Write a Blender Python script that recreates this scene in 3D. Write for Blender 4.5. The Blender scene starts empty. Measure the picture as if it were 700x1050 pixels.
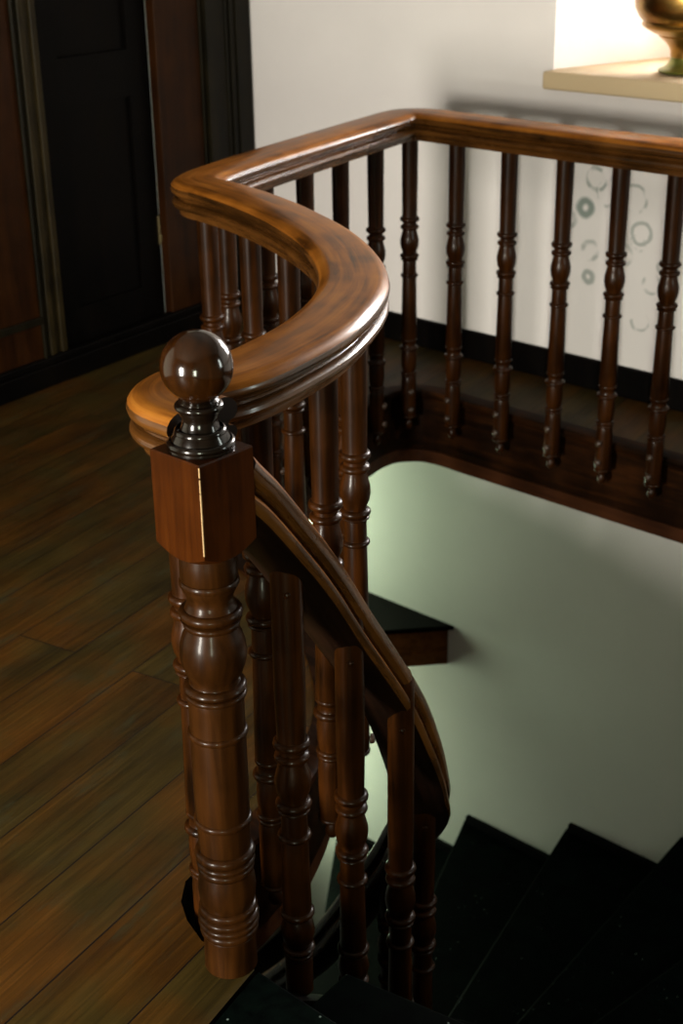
import bpy, bmesh, math, random
from mathutils import Vector, Matrix
random.seed(7)
PI = math.pi
scene = bpy.context.scene
COL = scene.collection

# ------------------------------------------------------------------ helpers
def link(name, bm, mat, parent=None, smooth=None, loc=None):
    me = bpy.data.meshes.new(name)
    bmesh.ops.recalc_face_normals(bm, faces=bm.faces[:])
    bm.to_mesh(me); bm.free()
    for m in (mat if isinstance(mat, (list, tuple)) else [mat]):
        me.materials.append(m)
    if smooth:
        for p in me.polygons: p.use_smooth = True
        me.set_sharp_from_angle(angle=math.radians(smooth))
    o = bpy.data.objects.new(name, me); COL.objects.link(o)
    if parent: o.parent = parent
    if loc is not None: o.location = loc
    return o

def tag(o, label, cat, group=None):
    o['label'] = label; o['category'] = cat
    if group: o['group'] = group
    return o

def struct(o):
    o['kind'] = 'structure'; return o

def thing(name, label, cat, loc=(0, 0, 0), group=None):
    o = bpy.data.objects.new(name, None); COL.objects.link(o)
    o.location = loc; o.empty_display_size = .1
    return tag(o, label, cat, group)

def box(bm, lo, hi):
    vs = [bm.verts.new((x, y, z)) for x in (lo[0], hi[0]) for y in (lo[1], hi[1]) for z in (lo[2], hi[2])]
    for f in ((0,1,3,2),(4,6,7,5),(0,4,5,1),(2,3,7,6),(0,2,6,4),(1,5,7,3)):
        bm.faces.new([vs[i] for i in f])
    return vs

def bevel(bm, w=.003, seg=2):
    bmesh.ops.bevel(bm, geom=bm.edges[:], offset=w, segments=seg, affect='EDGES', clamp_overlap=True, profile=.5)

def prism(bm, pts, z0, z1):
    """vertical prism; z0/z1 may be numbers"""
    lo = [bm.verts.new((p[0], p[1], z0)) for p in pts]
    hi = [bm.verts.new((p[0], p[1], z1)) for p in pts]
    n = len(pts)
    bm.faces.new(lo[::-1]); bm.faces.new(hi)
    for i in range(n):
        j = (i+1) % n
        bm.faces.new((lo[i], lo[j], hi[j], hi[i]))

def lathe(bm, prof, seg=28, c=(0, 0), cap=True):
    rings = []
    for r, z in prof:
        rings.append([bm.verts.new((c[0]+r*math.cos(2*PI*i/seg), c[1]+r*math.sin(2*PI*i/seg), z)) for i in range(seg)])
    for a, b in zip(rings, rings[1:]):
        for i in range(seg):
            j = (i+1) % seg
            bm.faces.new((a[i], a[j], b[j], b[i]))
    if cap:
        bm.faces.new(rings[0][::-1]); bm.faces.new(rings[-1])

def catmull(P, n=10):
    out = []
    Q = [P[0]*2-P[1]] + list(P) + [P[-1]*2-P[-2]]
    for i in range(1, len(Q)-2):
        a, b, c, d = Q[i-1:i+3]
        for k in range(n):
            t = k/n
            out.append(.5*((2*b)+(c-a)*t+(2*a-5*b+4*c-d)*t*t+(3*b-a-3*c+d)*t**3))
    out.append(P[-1].copy())
    return out

def even(pts, step):
    L = [0]
    for a, b in zip(pts, pts[1:]): L.append(L[-1]+(b-a).length)
    n = max(2, int(round(L[-1]/step)))
    out = []; k = 0
    for i in range(n+1):
        s = L[-1]*i/n
        while k < len(L)-2 and L[k+1] < s: k += 1
        t = (s-L[k])/max(1e-9, L[k+1]-L[k])
        out.append(pts[k].lerp(pts[k+1], t))
    return out

def tangents(pts):
    T = []
    for i in range(len(pts)):
        a = pts[max(0, i-1)]; b = pts[min(len(pts)-1, i+1)]
        T.append((b-a).normalized())
    return T

def offset2d(pts, d):
    """offset to the left of travel in plan"""
    return [p+Vector((-t.y, t.x, 0)).normalized()*d for p, t in zip(pts, tangents(pts))]

def sweep(bm, pts, prof, tilt=True, under=None):
    """prof: closed list of (side, up); side>0 is right of travel"""
    uv = bm.loops.layers.uv.new('grain')
    rings = []; L = 0; S = []
    for i, (p, t) in enumerate(zip(pts, tangents(pts))):
        if i: L += (p-pts[i-1]).length
        S.append(L)
        r = Vector((t.y, -t.x, 0)).normalized()
        u = r.cross(t).normalized() if tilt else Vector((0, 0, 1))
        rings.append([bm.verts.new(p+r*a+u*b) for a, b in prof])
    n = len(prof)
    per = [0]
    for i in range(n):
        a = prof[i]; b = prof[(i+1) % n]
        per.append(per[-1]+math.hypot(a[0]-b[0], a[1]-b[1]))
    for k in range(len(rings)-1):
        A, B = rings[k], rings[k+1]
        for i in range(n):
            j = (i+1) % n
            f = bm.faces.new((A[i], A[j], B[j], B[i]))
            for l, c in zip(f.loops, ((S[k], per[i]), (S[k], per[i+1]), (S[k+1], per[i+1]), (S[k+1], per[i]))):
                l[uv].uv = c
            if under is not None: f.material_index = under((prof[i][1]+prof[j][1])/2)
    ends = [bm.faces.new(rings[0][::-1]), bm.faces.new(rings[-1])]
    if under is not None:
        for f in ends: f.material_index = 2  # cut ends take the painted shade colour as well

def ball(bm, c, r, seg=32):
    m = bmesh.ops.create_uvsphere(bm, u_segments=seg, v_segments=seg//2, radius=r)
    bmesh.ops.translate(bm, verts=m['verts'], vec=c)

# ------------------------------------------------------------------ materials
class N:
    def __init__(s, name):
        s.m = bpy.data.materials.new(name); s.m.use_nodes = True
        s.t = s.m.node_tree; s.b = s.t.nodes['Principled BSDF']
    def n(s, kind, **kw):
        x = s.t.nodes.new(kind)
        for k, v in kw.items():
            if k in ('operation', 'noise_dimensions', 'blend_type', 'data_type', 'wave_type', 'bands_direction', 'feature', 'distance', 'layer_name', 'uv_map'):
                setattr(x, k, v)
            else: x.inputs[k].default_value = v
        return x
    def l(s, a, b): s.t.links.new(a, b)
    def ramp(s, fac, stops):
        r = s.t.nodes.new('ShaderNodeValToRGB'); e = r.color_ramp.elements
        while len(e) < len(stops): e.new(.5)
        for i, (p, c) in enumerate(stops):
            e[i].position = p; e[i].color = (*c, 1)
        s.l(fac, r.inputs[0]); return r.outputs[0]
    def bump(s, h, strength=.2, dist=.002):
        b = s.n('ShaderNodeBump', Strength=strength, Distance=dist)
        s.l(h, b.inputs['Height']); s.l(b.outputs[0], s.b.inputs['Normal'])

WK = .5
def wood(name, dark, mid, light, rough=.3, scale=(55, 55, 3.2), uv=False, coat=.35, spec=.22, rnd=True):
    w = N(name)
    dark, mid, light = [tuple(v*WK for v in q) for q in (dark, mid, light)]
    w.b.inputs['Specular IOR Level'].default_value = spec
    if uv:
        src = w.n('ShaderNodeUVMap', uv_map='grain').outputs[0]; scale = (3.2, 60, 60)
    else:
        src = w.n('ShaderNodeTexCoord').outputs['Object']
    mp = w.n('ShaderNodeMapping'); mp.inputs['Scale'].default_value = scale
    w.l(src, mp.inputs[0])
    vec = mp.outputs[0]
    if rnd:
        oi = w.n('ShaderNodeObjectInfo'); ad = w.n('ShaderNodeVectorMath', operation='ADD')
        mu = w.n('ShaderNodeMath', operation='MULTIPLY'); mu.inputs[1].default_value = 37.
        w.l(oi.outputs['Random'], mu.inputs[0]); w.l(vec, ad.inputs[0]); w.l(mu.outputs[0], ad.inputs[1]); vec = ad.outputs[0]
    g = w.n('ShaderNodeTexNoise', Scale=1., Detail=5., Roughness=.6, Distortion=.6); w.l(vec, g.inputs['Vector'])
    big = w.n('ShaderNodeTexNoise', Scale=7., Detail=3., Roughness=.55)
    w.l(src, big.inputs['Vector'])
    mx = w.n('ShaderNodeMath', operation='MULTIPLY_ADD'); mx.inputs[1].default_value = .55
    w.l(g.outputs[0], mx.inputs[0])
    h = w.n('ShaderNodeMath', operation='MULTIPLY'); h.inputs[1].default_value = .45
    w.l(big.outputs[0], h.inputs[0]); w.l(h.outputs[0], mx.inputs[2])
    c = w.ramp(mx.outputs[0], [(.34, dark), (.5, mid), (.66, light)])
    w.l(c, w.b.inputs['Base Color'])
    rr = w.n('ShaderNodeMath', operation='MULTIPLY_ADD'); rr.inputs[1].default_value = .25; rr.inputs[2].default_value = rough-.12
    w.l(mx.outputs[0], rr.inputs[0]); w.l(rr.outputs[0], w.b.inputs['Roughness'])
    w.b.inputs['Coat Weight'].default_value = coat*.45; w.b.inputs['Coat Roughness'].default_value = .12; w.b.inputs['Coat IOR'].default_value = 1.45
    w.bump(g.outputs[0], .12, .001)
    return w.m

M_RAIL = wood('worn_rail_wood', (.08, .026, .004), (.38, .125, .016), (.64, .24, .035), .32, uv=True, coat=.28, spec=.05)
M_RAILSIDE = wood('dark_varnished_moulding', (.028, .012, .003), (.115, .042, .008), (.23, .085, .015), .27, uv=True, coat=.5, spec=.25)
M_UNDER = wood('painted_rail_shade', (.006, .003, .0015), (.014, .006, .003), (.03, .011, .005), .35, uv=True, coat=.2)  # shade below the rails and on their ends, put into the colour
M_BAL = wood('baluster_wood', (.009, .003, .0006), (.038, .0112, .0015), (.082, .023, .003), .33, coat=.25, spec=.1)
M_NEWEL = wood('newel_block_wood', (.020, .0048, .0003), (.058, .0132, .0007), (.09, .022, .0012), .4, coat=.04, spec=.05)
M_SHAFT = wood('newel_shaft_wood', (.010, .0036, .0008), (.034, .0112, .002), (.064, .021, .0036), .33, coat=.2, spec=.07)
M_BALL = wood('polished_ball_wood', (.016, .005, .0008), (.040, .012, .0018), (.08, .026, .004), .16, coat=.8, spec=.3)
M_TURN = wood('dark_turned_wood', (.004, .0025, .0015), (.010, .005, .0025), (.018, .008, .0035), .2, coat=.8)
M_FASCIA = wood('fascia_wood', (.003, .0016, .0006), (.022, .0075, .0016), (.065, .02, .004), .5, scale=(3, 40, 40), coat=.0, spec=.05)
M_STRIP = wood('lower_strip_wood', (.05, .016, .006), (.1, .032, .010), (.14, .046, .014), .5, scale=(3, 40, 40), coat=.0, spec=.1)
M_DARK = wood('dark_stained_wood', (.0015, .001, .0008), (.003, .002, .0015), (.006, .0035, .002), .55, scale=(30, 30, 2.5), coat=.0, spec=.05)
M_LEDGE = wood('ledge_wood', (.14, .05, .012), (.32, .11, .026), (.45, .16, .04), .5, scale=(3, 40, 40), coat=.0, spec=.1)
M_POST = wood('post_wood', (.012, .008, .003), (.036, .024, .008), (.06, .04, .014), .45, scale=(30, 30, 2.5), coat=.0, spec=.1)
M_PANEL = wood('red_panel_wood', (.016, .005, .0008), (.034, .010, .0015), (.055, .017, .0025), .45, scale=(30, 30, 2.5), coat=.0, spec=.08)
M_MOULD = wood('architrave_wood', (.005, .0042, .0018), (.012, .009, .0035), (.022, .015, .005), .45, scale=(30, 30, 2.5), coat=.0, spec=.1)

def floor_mat():
    w = N('floorboards')
    tc = w.n('ShaderNodeTexCoord')
    mp = w.n('ShaderNodeMapping'); mp.inputs['Rotation'].default_value = (0, 0, -math.radians(90+11.6)); 
    w.l(tc.outputs['Object'], mp.inputs[0])          # local x runs along the boards
    br = w.n('ShaderNodeTexBrick', Scale=1.); br.offset = .37; br.offset_frequency = 2
    br.inputs['Brick Width'].default_value = 3.4; br.inputs['Row Height'].default_value = .168
    br.inputs['Mortar Size'].default_value = .0016; br.inputs['Mortar Smooth'].default_value = .1
    br.inputs['Color1'].default_value = (.15, .15, .15, 1); br.inputs['Color2'].default_value = (.85, .85, .85, 1)
    br.inputs['Mortar'].default_value = (.5, .5, .5, 1)
    w.l(mp.outputs[0], br.inputs['Vector'])
    # board-dependent shift of the grain
    ad = w.n('ShaderNodeVectorMath', operation='ADD')
    ml = w.n('ShaderNodeVectorMath', operation='SCALE'); ml.inputs['Scale'].default_value = 9.
    w.l(br.outputs['Color'], ml.inputs[0]); w.l(mp.outputs[0], ad.inputs[0]); w.l(ml.outputs[0], ad.inputs[1])
    sc = w.n('ShaderNodeMapping'); sc.inputs['Scale'].default_value = (2.8, 95, 10); w.l(ad.outputs[0], sc.inputs[0])
    g = w.n('ShaderNodeTexNoise', Scale=1., Detail=7., Roughness=.62, Distortion=.8); w.l(sc.outputs[0], g.inputs['Vector'])
    sc2 = w.n('ShaderNodeMapping'); sc2.inputs['Scale'].default_value = (2.5, 9, 3); w.l(ad.outputs[0], sc2.inputs[0])
    b = w.n('ShaderNodeTexNoise', Scale=1., Detail=4., Roughness=.6); w.l(sc2.outputs[0], b.inputs['Vector'])
    s = w.n('ShaderNodeMath', operation='MULTIPLY_ADD'); s.inputs[1].default_value = .5
    w.l(g.outputs[0], s.inputs[0])
    h = w.n('ShaderNodeMath', operation='MULTIPLY'); h.inputs[1].default_value = .5; w.l(b.outputs[0], h.inputs[0]); w.l(h.outputs[0], s.inputs[2])
    c = w.ramp(s.outputs[0], [(.28, (.005, .003, .0005)), (.42, (.023, .0145, .0022)), (.56, (.042, .026, .0042)), (.74, (.078, .047, .010))])
    hu = w.n('ShaderNodeTexNoise', Scale=2.2, Detail=4., Roughness=.6); w.l(ad.outputs[0], hu.inputs['Vector'])
    hm = w.ramp(hu.outputs[0], [(.44, (0, 0, 0)), (.60, (1, 1, 1))])
    hx = w.n('ShaderNodeMix', data_type='RGBA', blend_type='MULTIPLY'); w.l(hm, hx.inputs[0]); w.l(c, hx.inputs[6]); hx.inputs[7].default_value = (1.5, .93, .45, 1); c = hx.outputs[2]
    # greyed worn paint in patches
    sc3 = w.n('ShaderNodeMapping'); sc3.inputs['Scale'].default_value = (5, 16, 3); w.l(mp.outputs[0], sc3.inputs[0])
    p = w.n('ShaderNodeTexNoise', Scale=1., Detail=8., Roughness=.7); w.l(sc3.outputs[0], p.inputs['Vector'])
    pm = w.ramp(p.outputs[0], [(.56, (0, 0, 0)), (.66, (.55, .55, .55))])
    mx = w.n('ShaderNodeMix', data_type='RGBA'); w.l(pm, mx.inputs[0]); w.l(c, mx.inputs[6]); mx.inputs[7].default_value = (.030, .031, .013, 1)
    # knots
    vo = w.n('ShaderNodeTexVoronoi', Scale=2.3, feature='F1'); w.l(tc.outputs['Object'], vo.inputs['Vector'])
    km = w.ramp(vo.outputs['Distance'], [(.0, (1, 1, 1)), (.035, (1, 1, 1)), (.06, (0, 0, 0))])
    mk = w.n('ShaderNodeMix', data_type='RGBA'); w.l(km, mk.inputs[0]); w.l(mx.outputs[2], mk.inputs[6]); mk.inputs[7].default_value = (.012, .006, .003, 1)
    mo = w.n('ShaderNodeMix', data_type='RGBA'); w.l(br.outputs['Fac'], mo.inputs[0]); w.l(mk.outputs[2], mo.inputs[6]); mo.inputs[7].default_value = (.006, .003, .002, 1)
    w.l(mo.outputs[2], w.b.inputs['Base Color'])
    rr = w.n('ShaderNodeMath', operation='MULTIPLY_ADD'); rr.inputs[1].default_value = .3; rr.inputs[2].default_value = .38
    w.l(p.outputs[0], rr.inputs[0]); w.l(rr.outputs[0], w.b.inputs['Roughness']); w.b.inputs['Specular IOR Level'].default_value = .16
    inv = w.n('ShaderNodeMath', operation='SUBTRACT'); w.l(s.outputs[0], inv.inputs[0]); w.l(br.outputs['Fac'], inv.inputs[1])
    w.bump(inv.outputs[0], .45, .004)
    return w.m
M_FLOOR = floor_mat()

def plaster(name, col, stains=()):
    w = N(name)
    tc = w.n('ShaderNodeTexCoord')
    n = w.n('ShaderNodeTexNoise', Scale=1.3, Detail=5., Roughness=.6); w.l(tc.outputs['Object'], n.inputs['Vector'])
    c = w.ramp(n.outputs[0], [(.3, tuple(x*.9 for x in col)), (.7, col)])
    fine = w.n('ShaderNodeTexNoise', Scale=60., Detail=3.); w.l(tc.outputs['Object'], fine.inputs['Vector'])
    if stains:
        sep = w.n('ShaderNodeSeparateXYZ')
        dn = w.n('ShaderNodeTexNoise', Scale=22., Detail=2.); w.l(tc.outputs['Object'], dn.inputs['Vector'])
        dm = w.n('ShaderNodeVectorMath', operation='SCALE'); dm.inputs['Scale'].default_value = .014
        w.l(dn.outputs['Color'], dm.inputs[0])
        da = w.n('ShaderNodeVectorMath', operation='ADD'); w.l(tc.outputs['Object'], da.inputs[0]); w.l(dm.outputs[0], da.inputs[1])
        w.l(da.outputs[0], sep.inputs[0])
        tot = None
        for x, z, r, th, st, gate in stains:
            cv = w.n('ShaderNodeCombineXYZ'); w.l(sep.outputs[0], cv.inputs[0]); w.l(sep.outputs[2], cv.inputs[1])
            ds = w.n('ShaderNodeVectorMath', operation='DISTANCE'); w.l(cv.outputs[0], ds.inputs[0])
            ds.inputs[1].default_value = (x+.007, z+.007, 0)
            a = w.n('ShaderNodeMath', operation='SUBTRACT'); w.l(ds.outputs['Value'], a.inputs[0]); a.inputs[1].default_value = r
            b = w.n('ShaderNodeMath', operation='ABSOLUTE'); w.l(a.outputs[0], b.inputs[0])
            mr = w.n('ShaderNodeMapRange'); w.l(b.outputs[0], mr.inputs[0])
            mr.inputs[1].default_value = th*.35; mr.inputs[2].default_value = th; mr.inputs[3].default_value = st; mr.inputs[4].default_value = 0
            out = mr.outputs[0]
            if gate:      # broken rings
                gn = w.n('ShaderNodeTexNoise', Scale=17.+gate, Detail=1.); w.l(tc.outputs['Object'], gn.inputs['Vector'])
                gr = w.n('ShaderNodeMapRange'); w.l(gn.outputs[0], gr.inputs[0]); gr.inputs[1].default_value = .42; gr.inputs[2].default_value = .56
                gm = w.n('ShaderNodeMath', operation='MULTIPLY'); w.l(out, gm.inputs[0]); w.l(gr.outputs[0], gm.inputs[1]); out = gm.outputs[0]
            if tot is None: tot = out
            else:
                mxx = w.n('ShaderNodeMath', operation='MAXIMUM'); w.l(tot, mxx.inputs[0]); w.l(out, mxx.inputs[1]); tot = mxx.outputs[0]
        mx = w.n('ShaderNodeMix', data_type='RGBA'); w.l(tot, mx.inputs[0]); w.l(c, mx.inputs[6]); mx.inputs[7].default_value = (.10, .16, .13, 1)
        c = mx.outputs[2]
    w.l(c, w.b.inputs['Base Color'])
    w.b.inputs['Roughness'].default_value = .85
    w.bump(fine.outputs[0], .08, .002)
    return w.m
# damp ring marks on the plaster behind the back railing: x, z, radius, thickness, strength, broken
STAINS = [(-2.583, .614, .023, .018, .8, 0), (-2.645, .57, .026, .012, .5, 3), (-2.545, .712, .036, .009, .6, 5), (-2.50, .675, .045, .008, .55, 7),
          (-2.40, .665, .045, .008, .5, 2), (-2.365, .558, .035, .009, .5, 0), (-2.375, .53, .026, .010, .45, 9), (-2.555, .475, .028, .013, .5, 4), (-2.557, .384, .017, .014, .6, 0),
          (-2.35, .267, .03, .008, .45, 6), (-2.317, .40, .03, .008, .45, 8), (-2.43, .48, .035, .009, .35, 1), (-2.27, .46, .025, .008, .4, 0), (-2.25, .62, .04, .008, .4, 3)]
M_WALL = plaster('cream_plaster', (.78, .735, .71), STAINS)
M_WALL2 = plaster('pale_plaster', (.70, .68, .60))
M_CEIL = plaster('ceiling_plaster', (.20, .185, .16))
M_WALL3 = plaster('brown_distemper', (.10, .08, .055))
M_SILL = plaster('sill_stone', (.56, .43, .26))

def simple(name, col, rough=.5, metal=0., noise=None):
    w = N(name)
    if noise:
        tc = w.n('ShaderNodeTexCoord'); n = w.n('ShaderNodeTexNoise', Scale=noise[0], Detail=4.)
        w.l(tc.outputs['Object'], n.inputs['Vector'])
        c = w.ramp(n.outputs[0], [(.35, col), (.7, noise[1])]); w.l(c, w.b.inputs['Base Color'])
    else: w.b.inputs['Base Color'].default_value = (*col, 1)
    w.b.inputs['Roughness'].default_value = rough; w.b.inputs['Metallic'].default_value = metal
    return w.m
M_BRASS = simple('aged_brass', (.22, .10, .02), .3, 1., (6., (.55, .36, .10)))
M_GREEN = simple('green_brass_foot', (.10, .12, .02), .3, .6, (14., (.30, .28, .06)))
M_BOLT = simple('bolt_head', (.025, .011, .005), .42, 0., (20., (.05, .024, .011)))
M_LATCH = simple('latch_metal', (.35, .27, .14), .35, 1.)
M_LINE = simple('pale_worn_edge', (.35, .22, .10), .6)

def tread_mat():
    w = N('black_tread')
    tc = w.n('ShaderNodeTexCoord')
    n = w.n('ShaderNodeTexNoise', Scale=14., Detail=6., Roughness=.7); w.l(tc.outputs['Object'], n.inputs['Vector'])
    c = w.ramp(n.outputs[0], [(.4, (.0002, .0007, .0005)), (.75, (.0016, .0042, .003))])
    v = w.n('ShaderNodeTexVoronoi', Scale=45., feature='F1'); w.l(tc.outputs['Object'], v.inputs['Vector'])
    sp = w.ramp(v.outputs['Distance'], [(.0, (1, 1, 1)), (.07, (1, 1, 1)), (.11, (0, 0, 0))])
    g = w.n('ShaderNodeTexNoise', Scale=9.); w.l(tc.outputs['Object'], g.inputs['Vector'])
    gr = w.ramp(g.outputs[0], [(.56, (0, 0, 0)), (.64, (.8, .8, .8))])
    mu = w.n('ShaderNodeMath', operation='MULTIPLY'); w.l(sp, mu.inputs[0]); w.l(gr, mu.inputs[1])
    mx = w.n('ShaderNodeMix', data_type='RGBA'); w.l(mu.outputs[0], mx.inputs[0]); w.l(c, mx.inputs[6]); mx.inputs[7].default_value = (.22, .28, .25, 1)
    w.l(mx.outputs[2], w.b.inputs['Base Color']); w.b.inputs['Roughness'].default_value = .5; w.b.inputs['Specular IOR Level'].default_value = .015
    w.bump(n.outputs[0], .3, .002)
    return w.m
M_TREAD = tread_mat()
M_BLACK = simple('black_paint', (.0012, .0012, .0012), .8)
M_BLACK.node_tree.nodes['Principled BSDF'].inputs['Specular IOR Level'].default_value = .05

def glass_mat():
    w = N('window_glass'); t = w.t
    tr = t.nodes.new('ShaderNodeBsdfTransparent'); gl = t.nodes.new('ShaderNodeBsdfGlossy'); gl.inputs['Roughness'].default_value = .02
    fr = t.nodes.new('ShaderNodeFresnel'); mx = t.nodes.new('ShaderNodeMixShader')
    w.l(fr.outputs[0], mx.inputs[0]); w.l(tr.outputs[0], mx.inputs[1]); w.l(gl.outputs[0], mx.inputs[2])
    w.l(mx.outputs[0], t.nodes['Material Output'].inputs['Surface']); return w.m
M_GLASS = glass_mat()

# ------------------------------------------------------------------ the plan of the stair opening
V = lambda x, y, z=0.: Vector((x, y, z))
RT = .95                                            # top of the level rail
arc = [V(-1.441, 1.274)]+[V(-1.480, 1.35)+V(-.075*math.sin(a), -.075*math.cos(a)) for a in [.1, .5, .9, 1.3, PI/2]]
limb = [V(-1.542, 1.42), V(-1.556, 1.53), V(-1.605, 1.70), V(-1.715, 1.90), V(-1.86, 2.05), V(-2.04, 2.175), V(-2.25, 2.275), V(-2.44, 2.34), V(-2.60, 2.375)]
corner = [V(-2.640, 2.378), V(-2.692, 2.408), V(-2.732, 2.492)]
leg = [V(-2.79, 2.70), V(-2.87, 3.05), V(-2.945, 3.40)]
corner2 = [V(-2.965, 3.50), V(-2.955, 3.56), V(-2.90, 3.585)]
back = [V(-2.75, 3.583), V(-2.3, 3.578), V(-1.7, 3.575), V(-.9, 3.57), V(.95, 3.56)]
PATH = even(catmull(arc+limb+corner+leg+corner2+back, 12), .012)

RAILP = [(.0, 0), (.044, 0), (.051, -.002), (.060, -.007), (.066, -.0145), (.068, -.022), (.066, -.030), (.060, -.036), (.051, -.0385), (.0485, -.042),
         (.051, -.0455), (.059, -.047), (.0645, -.052), (.066, -.058), (.063, -.065), (.056, -.069), (.049, -.0705), (.0475, -.075), (.0475, -.086), (.0, -.086)]
RAILP = RAILP + [(-a, b) for a, b in RAILP[1:-1]][::-1]

bal_root = thing('landing_balustrade', 'long dark wood balustrade running level round the edge of the upper landing', 'railing', (-1.516, 1.29, 0))
def under(root, o):
    o.parent = root; o.location = o.location-root.location; return o
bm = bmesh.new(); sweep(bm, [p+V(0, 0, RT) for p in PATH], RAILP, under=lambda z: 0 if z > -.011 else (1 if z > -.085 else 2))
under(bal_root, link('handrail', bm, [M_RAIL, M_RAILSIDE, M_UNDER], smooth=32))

# ---- turned baluster (level), z measured from the ring under the top shaft
def shape(keys):
    """keys: (z, r, kind); bead rings become small arcs"""
    prof = []
    for k in keys:
        z, r = k[0], k[1]
        if len(k) > 2:           # bead: half height
            h = k[2]; base = k[3]
            for a in range(0, 7):
                t = -PI/2+PI*a/6
                prof.append((base+(r-base)*math.cos(t), z-h*math.sin(t)))
        else: prof.append((r, z))
    return prof
TOPR = .0255
MID = [(.014, .0245), (0, .032, .008, .025), (-.012, .022), (-.018, .0225), (-.026, .0305, .0075, .023), (-.037, .0235), (-.05, .0265), (-.066, .0305), (-.08, .031),
       (-.095, .0285), (-.107, .0235), (-.112, .0235), (-.121, .0315, .0075, .023), (-.133, .0285, .004, .022), (-.14, .0225), (-.165, .0228), (-.187, .0295, .006, .0228), (-.196, .0232)]
LOWER = [(-.40, .0268), (-.408, .0275, .004, .0255), (-.418, .0225), (-.428, .0232), (-.438, .032, .008, .024), (-.449, .0245), (-.47, .0262), (-.495, .0258), (-.515, .0235), (-.524, .0285, .0055, .0225), (-.536, .0265, .005, .0225), (-.545, .0235),
         (-.56, .0252), (-.675, .0252), (-.682, .0272, .005, .022), (-.691, .013), (-.698, .0095), (-.705, .0125), (-.714, .0145), (-.723, .0125), (-.73, .007), (-.733, .001)]
def level_bal_mesh():
    bm = bmesh.new()
    lathe(bm, [(r, z) for r, z in shape([(.27, TOPR+.001)]+[(.1, TOPR)]+MID+LOWER)], 24)
    return bm
BR = .606-.0
proto = link('baluster', level_bal_mesh(), M_BAL, smooth=38)
def bolt_mesh():
    bm = bmesh.new()
    pr = [(.006, -.012), (.006, .001), (.0105, .002), (.0115, .006), (.0095, .0105), (.005, .013), (.0005, .014)]
    lathe(bm, pr, 14)
    bmesh.ops.rotate(bm, verts=bm.verts[:], cent=(0, 0, 0), matrix=Matrix.Rotation(PI/2, 3, 'Y'))   # points along +x
    return bm
bolt0 = link('bolt', bolt_mesh(), M_BOLT, smooth=40)

SPOTS = [(-1.535, 1.29), (-1.548, 1.485), (-1.60, 1.70), (-1.722, 1.915), (-1.875, 2.065), (-2.045, 2.185), (-2.245, 2.28), (-2.44, 2.34), (-2.635, 2.375),
         (-2.757, 2.545), (-2.79, 2.747), (-2.835, 2.965), (-2.885, 3.16), (-2.94, 3.375), (-2.96, 3.56),
         (-2.78, 3.577), (-2.575, 3.577), (-2.373, 3.577), (-2.185, 3.577), (-2.0, 3.577), (-1.815, 3.577), (-1.63, 3.577)]
TG = tangents(PATH)
def nearest(x, y):
    k = min(range(len(PATH)), key=lambda i: (PATH[i].x-x)**2+(PATH[i].y-y)**2)
    return PATH[k], TG[k]
for i, (x, y) in enumerate(SPOTS):
    p, t = nearest(x, y)
    o = proto if i == 0 else proto.copy()
    if i: COL.objects.link(o)
    o.parent = bal_root
    q = V(-1.524, 1.295) if i == 0 else p       # the first stands a little inside the rail's curved end
    o.location = Vector((q.x, q.y, BR))-bal_root.location
    ang = math.atan2(-t.x, t.y)          # right of travel = towards the well
    o.rotation_euler = (0, 0, ang)
    for j, z in enumerate((-.588, -.652)):
        b = bolt0 if (i == 0 and j == 0) else bolt0.copy()
        if not (i == 0 and j == 0): COL.objects.link(b)
        b.parent = o; b.location = (.0245, 0, z)

# ------------------------------------------------------------------ newel post
NB = V(-1.391, 1.224)
newel = thing('newel_post', 'stout turned wooden newel post with a ball top at the head of the stairs', 'newel post', NB)
bm = bmesh.new()
lathe(bm, shape([(.775, .035), (.742, .042), (.715, .0425), (.706, .0445, .006, .041), (.696, .0405), (.688, .036), (.680, .034), (.672, .035), (.664, .039), (.656, .0475, .008, .040), (.646, .0455), (.638, .0425, .005, .039),
                 (.630, .0395), (.618, .045), (.603, .049), (.588, .0505), (.572, .0485), (.556, .043), (.546, .0385), (.540, .0385), (.531, .048, .0075, .039), (.518, .0475, .005, .043), (.511, .0435),
                 (.50, .0425), (.458, .0425), (.450, .0465, .006, .0425), (.441, .0428), (.36, .0432), (.299, .0425), (.290, .0462, .006, .042), (.281, .042), (.245, .041), (.236, .041),
                 (.226, .0485, .009, .040), (.2105, .0475, .006, .041), (.197, .0455, .007, .040), (.19, .0425), (.178, .045), (.16, .047), (.142, .0455), (.128, .0425),
                 (.118, .0475, .0075, .041), (.103, .0495, .0065, .042), (.0895, .0495, .0065, .042), (.074, .0475, .008, .041), (.064, .0425), (.03, .043), (.0, .0435)]), 48)
o = link('turned_shaft', bm, M_SHAFT, newel, smooth=35)
# square block; its lower end is turned so each face ends in a shallow arc
bm = bmesh.new()
A = .0505; K = 12
per = []
for s in range(4):
    for k in range(K):
        t = -A+2*A*k/K
        per.append([(A, t), (-t, A), (-A, -t), (t, -A)][s])
def zb(x, y): return .757+max(0, (math.hypot(x, y)-A))*.7
lo = [bm.verts.new((x, y, zb(x, y))) for x, y in per]
mi = [bm.verts.new((x, y, .911)) for x, y in per]
t2 = [bm.verts.new((x*.975, y*.975, .9135)) for x, y in per]
i2 = [bm.verts.new((.043*x/math.hypot(x, y), .043*y/math.hypot(x, y), .752)) for x, y in per]
n = len(per)
for a, b in ((i2, lo), (lo, mi), (mi, t2)):
    for i in range(n): bm.faces.new((a[i], a[(i+1) % n], b[(i+1) % n], b[i]))
bm.faces.new(i2[::-1]); bm.faces.new(t2)
block = link('square_block', bm, M_NEWEL, newel, smooth=25)
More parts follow.
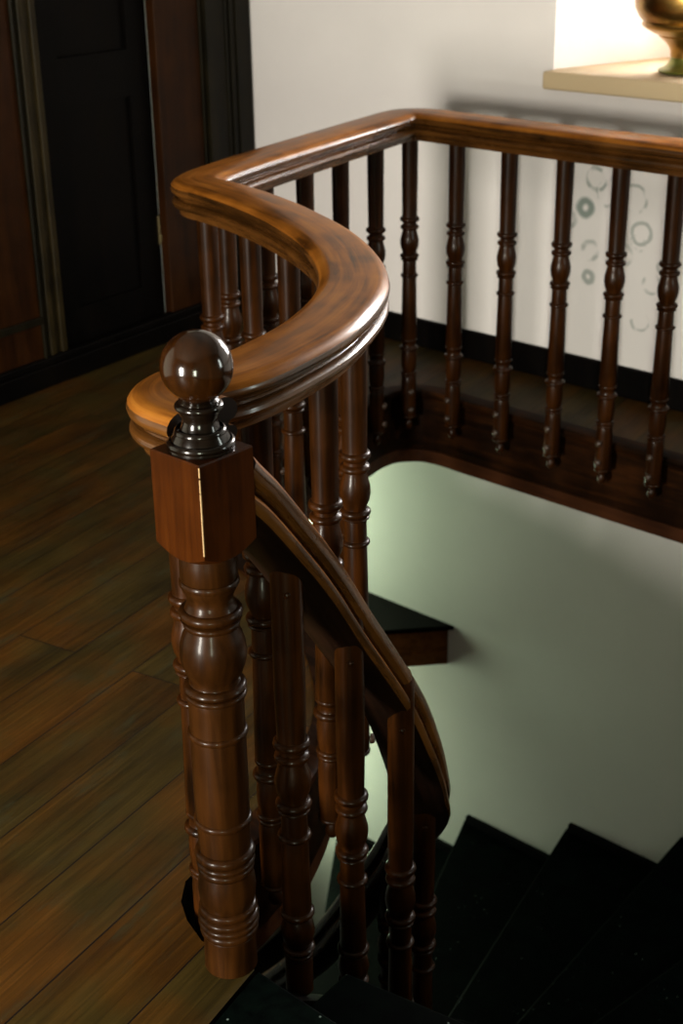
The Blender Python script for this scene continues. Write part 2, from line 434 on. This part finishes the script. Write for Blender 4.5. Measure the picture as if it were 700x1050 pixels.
# pale chipped arris on the front corner
bm = bmesh.new()
for a, b, w in ((.778, .83, .0009), (.8305, .872, .0012), (.873, .893, .0008), (.896, .9105, .0006)):
    prism(bm, [(A-.0015, -A-.0004), (A+.0004, -A-.0004), (A+.0004, -A+w), (A-.0015, -A+w)], a, b)
e = link('worn_edge', bm, M_LINE, block); e['label'] = 'pale chipped corner edge'
bm = bmesh.new()
lathe(bm, shape([(.910, .047), (.914, .048), (.9215, .0485, .006, .044), (.930, .041), (.938, .037, .006, .033), (.946, .027), (.954, .0245), (.961, .0255), (.967, .029), (.975, .0345, .006, .027), (.983, .028), (.988, .023), (.99, .02)]), 40)
t = link('turned_collar', bm, M_TURN, newel, smooth=40); t['label'] = 'nearly black turned collar'
bm = bmesh.new(); ball(bm, (0, 0, 1.031), .0505, 40)
bb = link('ball_finial', bm, M_BALL, newel, smooth=60); bb['label'] = 'polished wooden ball'

# ------------------------------------------------------------------ descending stair rail with its balusters
DR = [V(-1.406, 1.262, .858), V(-1.411, 1.31, .803), V(-1.430, 1.401, .695), V(-1.450, 1.481, .597), V(-1.475, 1.574, .473), V(-1.505, 1.70, .305), V(-1.535, 1.81, .150), V(-1.558, 1.885, .015),
      V(-1.59, 1.955, -.115), V(-1.64, 2.03, -.26), V(-1.73, 2.085, -.42), V(-1.84, 2.115, -.60), V(-1.96, 2.15, -.80), V(-2.12, 2.21, -1.04), V(-2.3, 2.28, -1.28), V(-2.5, 2.36, -1.52)]
stair_rail = thing('stair_handrail', 'steep moulded stair rail curving down from the newel block with turned balusters below', 'railing', (-1.40, 1.3, 0))
DP = even(catmull(DR, 10), .012)
bm = bmesh.new(); 
DPROF = [(0, 0), (.028, 0), (.046, -.003), (.055, -.010), (.0585, -.019), (.057, -.029), (.051, -.036), (.043, -.0385), (.040, -.0415), (.044, -.0445), (.054, -.0465), (.0595, -.052),
         (.060, -.061), (.056, -.069), (.047, -.0735), (.040, -.0785), (.026, -.0845), (0, -.088)]
DPROF = DPROF+[(-a, b) for a, b in DPROF[1:-1]][::-1]
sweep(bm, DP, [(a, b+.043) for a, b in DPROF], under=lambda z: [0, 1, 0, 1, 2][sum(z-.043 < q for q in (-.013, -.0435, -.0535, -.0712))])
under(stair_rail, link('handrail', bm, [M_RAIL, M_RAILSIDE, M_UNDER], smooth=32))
STAIRB = [(-1.42, 1.41, .323, .655, -.2), (-1.452, 1.59, .104, .44, -.41), (-1.487, 1.772, -.185, .2, -.615), (-1.60, 1.985, -.46, -.2, -.95), (-1.80, 2.105, -.70, -.55, -1.2)]
RZ = .205
for x, y, ring, top, foot in STAIRB:
    bm = bmesh.new()
    low = [(-.34, .0258), (-.352, .031, .0065, .0255), (-.365, .0225), (-.377, .028), (-.395, .0305), (-.412, .027), (-.42, .0225), (-.43, .030, .006, .0215), (-.445, .0265, .005, .022), (-.455, .025), (foot-ring-.004, .025)]
    low = [k for k in low if k[0] >= foot-ring-.005]
    lathe(bm, shape([(top-ring+.088, .002), (top-ring+.082, .010), (top-ring+.070, .018), (top-ring+.055, .0235), (top-ring+.035, .0258), (top-ring, .0258)]+[(.1, .0262)]+MID+low), 24)
    o = link('baluster', bm, M_BAL, smooth=38, loc=(x, y, ring)); under(stair_rail, o)
    bm = bmesh.new(); lathe(bm, [(.0058, -.002), (.0058, .002), (.0045, .0034), (.001, .004)], 12)
    bmesh.ops.rotate(bm, verts=bm.verts[:], cent=(0, 0, 0), matrix=Matrix.Rotation(PI/2, 3, 'Y'))
    pg = link('peg', bm, M_BAL, o, smooth=40, loc=(.0255*.72, -.0255*.69, top-ring-.045)); pg.rotation_euler = (0, 0, -.75)

# ------------------------------------------------------------------ floor of the landing (solid) and its fascia
OFF = .078
st = next(i for i, p in enumerate(PATH) if p.y > 1.45)
EDGE = offset2d(PATH, OFF)[st:]
poly = [V(-1.347, 1.234), V(-1.464, 1.224), V(-1.52, 1.242), V(-1.565, 1.268), V(-1.60, 1.31), V(-1.622, 1.40)]+EDGE[4::3]
poly[-1] = EDGE[-1]
xr = EDGE[-1].x
full = poly+[V(xr, 4.12), V(-4.35, 4.12), V(-4.35, -2.3), V(xr, -2.3), V(xr, .9), V(-1.265, .9)]
bm = bmesh.new(); prism(bm, full, -.24, 0)
for f in bm.faces:
    if abs(f.normal.z) < .5 and max(v.co.z for v in f.verts)-min(v.co.z for v in f.verts) > .1: f.material_index = 1
struct(link('floor', bm, [M_FLOOR, M_DARK]))
# fascia board round the well, rounded nosing, lower strip
fp = offset2d(even(catmull(poly[5:6]+EDGE[4::3], 4), .012), -.013)
def strip(name, prof, mat):
    bm = bmesh.new(); sweep(bm, fp, prof, tilt=False)
    return struct(link(name, bm, mat, smooth=30))
strip('trim_1', [(-.012, -.035), (.012, -.035), (.012, -.22), (-.012, -.22)], M_FASCIA)
strip('trim_2', [(-.03, .004), (.012, .004), (.022, .0), (.026, -.008), (.024, -.018), (.014, -.028), (.013, -.036), (-.03, -.036)], M_FASCIA)
strip('trim_3', [(-.014, -.226), (.006, -.226), (.008, -.272), (-.014, -.272)], M_STRIP)

# ------------------------------------------------------------------ winding staircase
I = [(-1.345, 1.234), (-1.365, 1.50), (-1.40, 1.665), (-1.425, 1.78), (-1.455, 1.88), (-1.52, 1.98), (-1.61, 2.06), (-1.72, 2.13), (-1.86, 2.19), (-2.06, 2.26), (-2.3, 2.32), (-2.5, 2.40), (-2.7, 2.6), (-2.75, 2.8)]
XR = xr-.015; YB = 4.012
O = [(XR, 1.234), (XR, 1.93), (XR, 2.66), (XR, 3.45), (.61, YB), (-.23, YB), (-.88, YB), (-1.46, YB), (-2.01, YB), (-2.505, YB), (-3.01, YB), (-3.42, YB), (-3.75, YB), (-4.12, YB)]
stairs = thing('staircase', 'black winding staircase dropping from the landing and turning left below the railing', 'staircase', (-1.345, 1.234, 0))
def spart(name, bm, mat, **k): return under(stairs, link(name, bm, mat, **k))
bm = bmesh.new(); prism(bm, [V(-1.257, .9), V(XR, .9), V(XR, 1.234), V(-1.338, 1.234)], -.05, .004); bevel(bm, .004)
spart('tread', bm, M_TREAD)
for k in range(1, 13):
    i0, i1, o0, o1 = [V(*q) for q in (I[k-1], I[k], O[k-1], O[k])]
    z = -RZ*k
    d0 = (i0-o0).normalized()
    i0, i1 = i0+(i0-o0).normalized()*.02, i1+(i1-o1).normalized()*.02
    bck = (i0-i1).normalized()*.012
    pts = [i0+bck, i1, o1]
    if k == 4: pts.append(V(XR, YB))
    pts += [o0]
    bm = bmesh.new(); prism(bm, pts, z-.032, z); bevel(bm, .006)
    spart('tread', bm, M_TREAD)
for k in range(0, 12):
    i0, o0 = V(*I[k]), V(*O[k])
    d = (i0-o0).normalized(); nrm = V(-d.y, d.x)
    if nrm.dot(V(*I[max(0, k-1)])-V(*I[k+1])) < 0: nrm = -nrm
    a, b = i0+nrm*.025, o0+nrm*.025
    bm = bmesh.new(); prism(bm, [a, a+nrm*.02, b+nrm*.02, b], -RZ*(k+1), -RZ*k-.03)
    spart('riser', bm, M_BLACK)
# skirting stepped along the back wall
bm = bmesh.new()
top = []
for k in range(5, 13):
    z = -RZ*k+.035
    top += [(O[k-1][0]+.0, z), (O[k][0]+.02, z)]
bot = [(top[-1][0], -3.1), (top[0][0], -3.1)]
ring = top+bot
fr = [bm.verts.new((x, YB-.02, z)) for x, z in ring]; bk = [bm.verts.new((x, YB, z)) for x, z in ring]
bm.faces.new(fr); bm.faces.new(bk[::-1])
for i in range(len(ring)):
    j = (i+1) % len(ring); bm.faces.new((fr[i], fr[j], bk[j], bk[i]))
spart('wall_string', bm, M_BLACK)
# inner string under the rail
isp = even(catmull([V(p[0]-.035, p[1]-.012, -RZ*k-.10) for k, p in enumerate(I[:12])], 8), .03)
isp = [p for p in isp if p.y > 1.3]
bm = bmesh.new(); sweep(bm, isp, [(-.016, .03), (.016, .03), (.016, -.2), (-.016, -.2)], tilt=False)
spart('inner_string', bm, M_DARK)

# ------------------------------------------------------------------ walls
YW = 4.02; TOP = 2.85; BOT = -3.3
def wall_with_hole(name, axis, pos, th, a0, a1, z0, z1, holes, mat):
    """wall normal to axis; holes = (a, b, z0, z1)"""
    bm = bmesh.new()
    xs = sorted({a0, a1, *[h[0] for h in holes], *[h[1] for h in holes]})
    zs = sorted({z0, z1, *[h[2] for h in holes], *[h[3] for h in holes]})
    for x0, x1 in zip(xs, xs[1:]):
        for b0, b1 in zip(zs, zs[1:]):
            cx, cz = (x0+x1)/2, (b0+b1)/2
            if any(h[0] < cx < h[1] and h[2] < cz < h[3] for h in holes): continue
            if axis == 'y': box(bm, (x0, pos, b0), (x1, pos+th, b1))
            else: box(bm, (pos, x0, b0), (pos+th, x1, b1))
    bmesh.ops.remove_doubles(bm, verts=bm.verts[:], dist=1e-5)
    seen = {}
    for f in bm.faces[:]:
        key = tuple(sorted(v.index for v in f.verts)) if False else tuple(sorted((round(v.co.x, 4), round(v.co.y, 4), round(v.co.z, 4)) for v in f.verts))
        seen.setdefault(key, []).append(f)
    dele = [f for fs in seen.values() if len(fs) > 1 for f in fs]
    bmesh.ops.delete(bm, geom=dele, context='FACES_ONLY')
    return struct(link(name, bm, mat))

WX0, WX1, WZ0, WZ1 = -2.735, -1.35, 1.03, 2.35
DEP = .62
# back wall: face with hole plus splayed reveals
bm = bmesh.new()
def frame_ring(y, a):
    o = [bm.verts.new((x, y, z)) for x, z in ((-4.45, BOT), (1.3, BOT), (1.3, TOP), (-4.45, TOP))]
    h = [bm.verts.new((x, y, z)) for x, z in ((WX0+a, WZ0), (WX1-a, WZ0), (WX1-a, WZ1-a), (WX0+a, WZ1-a))]
    for k in range(4):
        j = (k+1) % 4; bm.faces.new((o[k], o[j], h[j], h[k]))
    return o, h
fo, fh = frame_ring(YW, 0); bo, bh = frame_ring(YW+DEP, .165)
for k in range(4):
    j = (k+1) % 4
    bm.faces.new((fo[k], fo[j], bo[j], bo[k])); bm.faces.new((fh[k], fh[j], bh[j], bh[k]))
struct(link('wall_back', bm, M_WALL))
# stone sill
bm = bmesh.new(); box(bm, (WX0-.003, YW-.06, .988), (WX1+.003, YW+DEP, 1.045)); bevel(bm, .009, 3)
struct(link('trim_4', bm, M_SILL, smooth=40))
# window sash deep in the reveal
win = bpy.data.objects.new('window_1', None); COL.objects.link(win); struct(win)
wy = YW+DEP-.08
bm = bmesh.new()
a, b, c, d = WX0+.14, WX1-.14, 1.045, WZ1-.12
for lo, hi in (((a, wy, c), (a+.06, wy+.05, d)), ((b-.06, wy, c), (b, wy+.05, d)), ((a+.06, wy, c), (b-.06, wy+.05, c+.07)), ((a+.06, wy, d-.07), (b-.06, wy+.05, d)),
               (((a+b)/2-.03, wy, c+.07), ((a+b)/2+.03, wy+.05, d-.07))):
    box(bm, lo, hi)
link('window_frame', bm, simple('white_window_paint', (.7, .68, .62), .5), win)
bm = bmesh.new(); box(bm, (a+.02, wy+.02, c+.02), (b-.02, wy+.026, d-.02))
link('pane', bm, M_GLASS, win)

# right and front walls with the openings the daylight comes through (out of the picture)
RW = xr
SIDE = (2.95, 3.4, .95, 2.0)
FRONTS = [(-1.6, -1.05, .35, 1.6)]
RIGHT = (-1.7, -1.05, .35, 1.3)
wall_with_hole('wall_right', 'x', RW, .3, -2.3, YW, BOT, TOP, [SIDE, RIGHT], M_WALL3)
wall_with_hole('wall_front', 'y', -2.6, .3, -4.6, RW+.3, BOT, TOP, FRONTS, M_WALL3)
bm = bmesh.new(); box(bm, (-4.7, -2.6, TOP), (RW+.3, YW+DEP, TOP+.15)); struct(link('ceiling', bm, M_CEIL))
bm = bmesh.new(); box(bm, (-4.7, -2.6, BOT-.1), (RW+.3, YW+DEP, BOT)); struct(link('floor', bm, M_DARK))

# left wall, slightly out of square, with the dark doorway
E_ = Vector((.119, -.993, 0)).normalized(); ORG = Vector((-4.165, 4.03, 0))
ROT = math.atan2(E_.y, E_.x)
def left(o): o.location = ORG; o.rotation_euler = (0, 0, ROT); return o
D0, D1, DH = .535, 1.115, 2.12
left(wall_with_hole('wall_left', 'y', -.28, .28, -.02, 6.8, BOT, TOP, [(D0, D1, -.001, DH), (.10, .36, -2.3, -.32)], M_WALL2))   # doorway; lower-storey window
door = bpy.data.objects.new('door_1', None); COL.objects.link(door); struct(door); left(door)
# moulded architrave next to the corner, flat frame board, door leaf
bm = bmesh.new()
for lo, hi in (((.02, 0, 0), (.315, .028, DH+.25)), ((.065, .028, 0), (.12, .042, DH+.24)), ((.125, .028, 0), (.15, .036, DH+.23)), ((.25, .028, 0), (.30, .048, DH+.2)), ((.165, .028, 0), (.175, .033, DH+.2))):
    box(bm, lo, hi)
bevel(bm, .004, 1); link('architrave', bm, M_MOULD, door)
bm = bmesh.new(); box(bm, (.315, -.02, 0), (D0+.0148, .02, DH+.05)); bevel(bm, .003, 1); link('frame_board', bm, M_PANEL, door)
bm = bmesh.new(); box(bm, (D0+.016, -.075, .008), (D1-.01, -.035, DH))
for lo, hi in (((D0+.016, -.035, .008), (D0+.12, -.022, DH)), ((D1-.12, -.035, .008), (D1-.01, -.022, DH)), ((D0+.12, -.035, .008), (D1-.12, -.022, .22)), ((D0+.12, -.035, .92), (D1-.12, -.022, 1.08))):
    box(bm, lo, hi)
leaf = link('door_leaf', bm, M_DARK, door)
bm = bmesh.new(); box(bm, (D0+.018, -.022, .36), (D0+.026, -.012, .47)); box(bm, (D0+.020, -.012, .375), (D0+.024, -.006, .40)); bevel(bm, .0015, 1)
lt = link('latch', bm, M_LATCH, leaf); lt['label'] = 'small brass door bolt'
# moulded post and reddish panelling nearer the camera
bm = bmesh.new()
for lo, hi in (((D1-.004, -.02, 0), (D1+.022, .022, DH+.1)), ((D1+.022, -.02, 0), (D1+.05, .012, DH+.1)), ((D1+.05, -.02, 0), (D1+.075, .022, DH+.1))):
    box(bm, lo, hi)
bevel(bm, .003, 1); link('moulded_post', bm, M_POST, door)
pan = bpy.data.objects.new('trim_5', None); COL.objects.link(pan); struct(pan); left(pan)
bm = bmesh.new()
box(bm, (D1+.10, 0, 0), (3.6, .018, TOP)); link('panel_board', bm, M_PANEL, pan)
bm = bmesh.new()
for s0 in (D1+.10, 1.95, 2.7):
    box(bm, (s0, .018, 0), (s0+.012, .03, TOP))
    box(bm, (s0+.012, .018, .225), (s0+.68, .034, .25))
bevel(bm, .002, 1); link('panel_moulding', bm, M_MOULD, pan)
bm = bmesh.new()
box(bm, (.31, .0, .0), (3.6, .05, .075)); box(bm, (.31, .0, .075), (3.6, .04, .10)); bevel(bm, .004, 1)
left(struct(link('baseboard_left', bm, M_DARK)))
bm = bmesh.new(); box(bm, (-4.10, YW-.02, 0), (RW, YW, .105)); bevel(bm, .004, 1)
struct(link('baseboard_back', bm, M_DARK))

# ------------------------------------------------------------------ wooden ledge on the stairwell wall
led = thing('corner_ledge', 'dark-topped wooden corner ledge jutting from the pale stairwell wall below the landing', 'ledge', (-3.5, 4.0, -1.33))
pts = [(-3.09, 4.02), (-3.40, 3.665), (-3.9, 3.6), (-4.12, 4.02)]
ins = [(-3.125, 4.02), (-3.41, 3.695), (-3.9, 3.63), (-4.12, 4.02)]
bm = bmesh.new(); prism(bm, pts, -1.165, -1.145); bevel(bm, .004, 1); under(led, link('top_board', bm, M_DARK))
bm = bmesh.new(); prism(bm, ins, -1.335, -1.165); under(led, link('side_board', bm, M_LEDGE))

# ------------------------------------------------------------------ brass pot on the sill
px, py = -2.325, 4.175
pot = thing('brass_pot', 'large round brass pot with a green-tinged foot on the bright window sill', 'pot', (px, py, 1.05))
bm = bmesh.new()
lathe(bm, [(.085, .0), (.098, .002), (.101, .007), (.097, .011), (.085, .015), (.075, .022), (.068, .032), (.064, .040), (.0635, .046)], 48)
f = link('foot', bm, M_GREEN, pot, smooth=40); f['label'] = 'greenish domed foot'
bm = bmesh.new()
lathe(bm, [(.060, .044), (.065, .047), (.0655, .053), (.066, .064), (.071, .076), (.082, .090), (.098, .104), (.105, .108), (.107, .113), (.124, .120), (.147, .132), (.157, .139), (.160, .147), (.156, .153),
           (.170, .168), (.184, .195), (.187, .235), (.186, .29), (.184, .32), (.176, .345), (.158, .37), (.140, .385), (.136, .392), (.141, .40), (.17, .415), (.178, .42), (.180, .426), (.176, .429),
           (.165, .424), (.134, .404), (.126, .392), (.128, .384), (.146, .368), (.166, .34), (.172, .30), (.168, .25), (.14, .20), (.09, .145), (.02, .125)], 56)
link('body', bm, M_BRASS, pot, smooth=35)

# ------------------------------------------------------------------ light: daylight through three windows
def area(name, loc, aim, sx, sy, power, col, spread=180):
    L = bpy.data.lights.new(name, 'AREA'); L.shape = 'RECTANGLE'; L.size = sx; L.size_y = sy; L.energy = power; L.color = col; L.spread = math.radians(spread)
    o = bpy.data.objects.new(name, L); COL.objects.link(o); o.location = loc
    o.rotation_euler = (Vector(aim)-Vector(loc)).to_track_quat('-Z', 'Y').to_euler(); return o
def win_light(name, axis, pos, h, power, col, sgn, spread=180):
    a, b, c, d = h
    if axis == 'y': area(name, ((a+b)/2, pos, (c+d)/2), ((a+b)/2, pos+sgn, (c+d)/2), b-a, d-c, power, col, spread)
    else: area(name, (pos, (a+b)/2, (c+d)/2), (pos+sgn, (a+b)/2, (c+d)/2), b-a, d-c, power, col, spread)
win_light('daylight_front', 'y', -2.45, FRONTS[0], 365, (1, .95, .84), 1)
win_light('daylight_right', 'x', RW+.15, RIGHT, 95, (.92, 1, .76), -1)
win_light('daylight_side', 'x', RW+.15, SIDE, 32, (.9, 1, .92), -1)
lp = ORG+E_*.23+Vector((.993, .119, 0))*-.12+V(0, 0, -1.3)
area('daylight_lower', lp, lp+Vector((.993, .119, 0)), .25, 1.9, 36, (.76, 1, .66))
win_light('daylight_back', 'y', YW+DEP+.2, (WX0+.2, WX1-.2, 1.1, WZ1-.15), 140, (1, .95, .92), -1, 130)
wd = bpy.data.worlds.new('sky'); scene.world = wd; wd.use_nodes = True
wd.node_tree.nodes['Background'].inputs[0].default_value = (.85, .93, 1, 1); wd.node_tree.nodes['Background'].inputs[1].default_value = 1.1

# ------------------------------------------------------------------ camera
cam = bpy.data.cameras.new('camera'); co = bpy.data.objects.new('camera', cam); COL.objects.link(co)
Rv, Uv, Fv = Vector((0.739718, 0.672764, -0.014324)), Vector((-0.266437, 0.312367, 0.911832)), Vector((-0.617923, 0.670683, -0.410313))
co.matrix_world = Matrix(((Rv.x, Uv.x, -Fv.x, 0), (Rv.y, Uv.y, -Fv.y, 0), (Rv.z, Uv.z, -Fv.z, 1.64), (0, 0, 0, 1)))
cam.sensor_fit = 'VERTICAL'; cam.sensor_height = 36; cam.sensor_width = 24; cam.lens = 49.99; cam.clip_start = .05
cam.dof.use_dof = True; cam.dof.focus_distance = 2.25; cam.dof.aperture_fstop = 6.3
scene.camera = co
scene.view_settings.view_transform = 'Standard'; scene.view_settings.look = 'None'
scene.view_settings.exposure = 0; scene.view_settings.gamma = 1; scene.view_settings.use_curve_mapping = False
scene.cycles.use_denoising = True
scene.cycles.max_bounces = 8
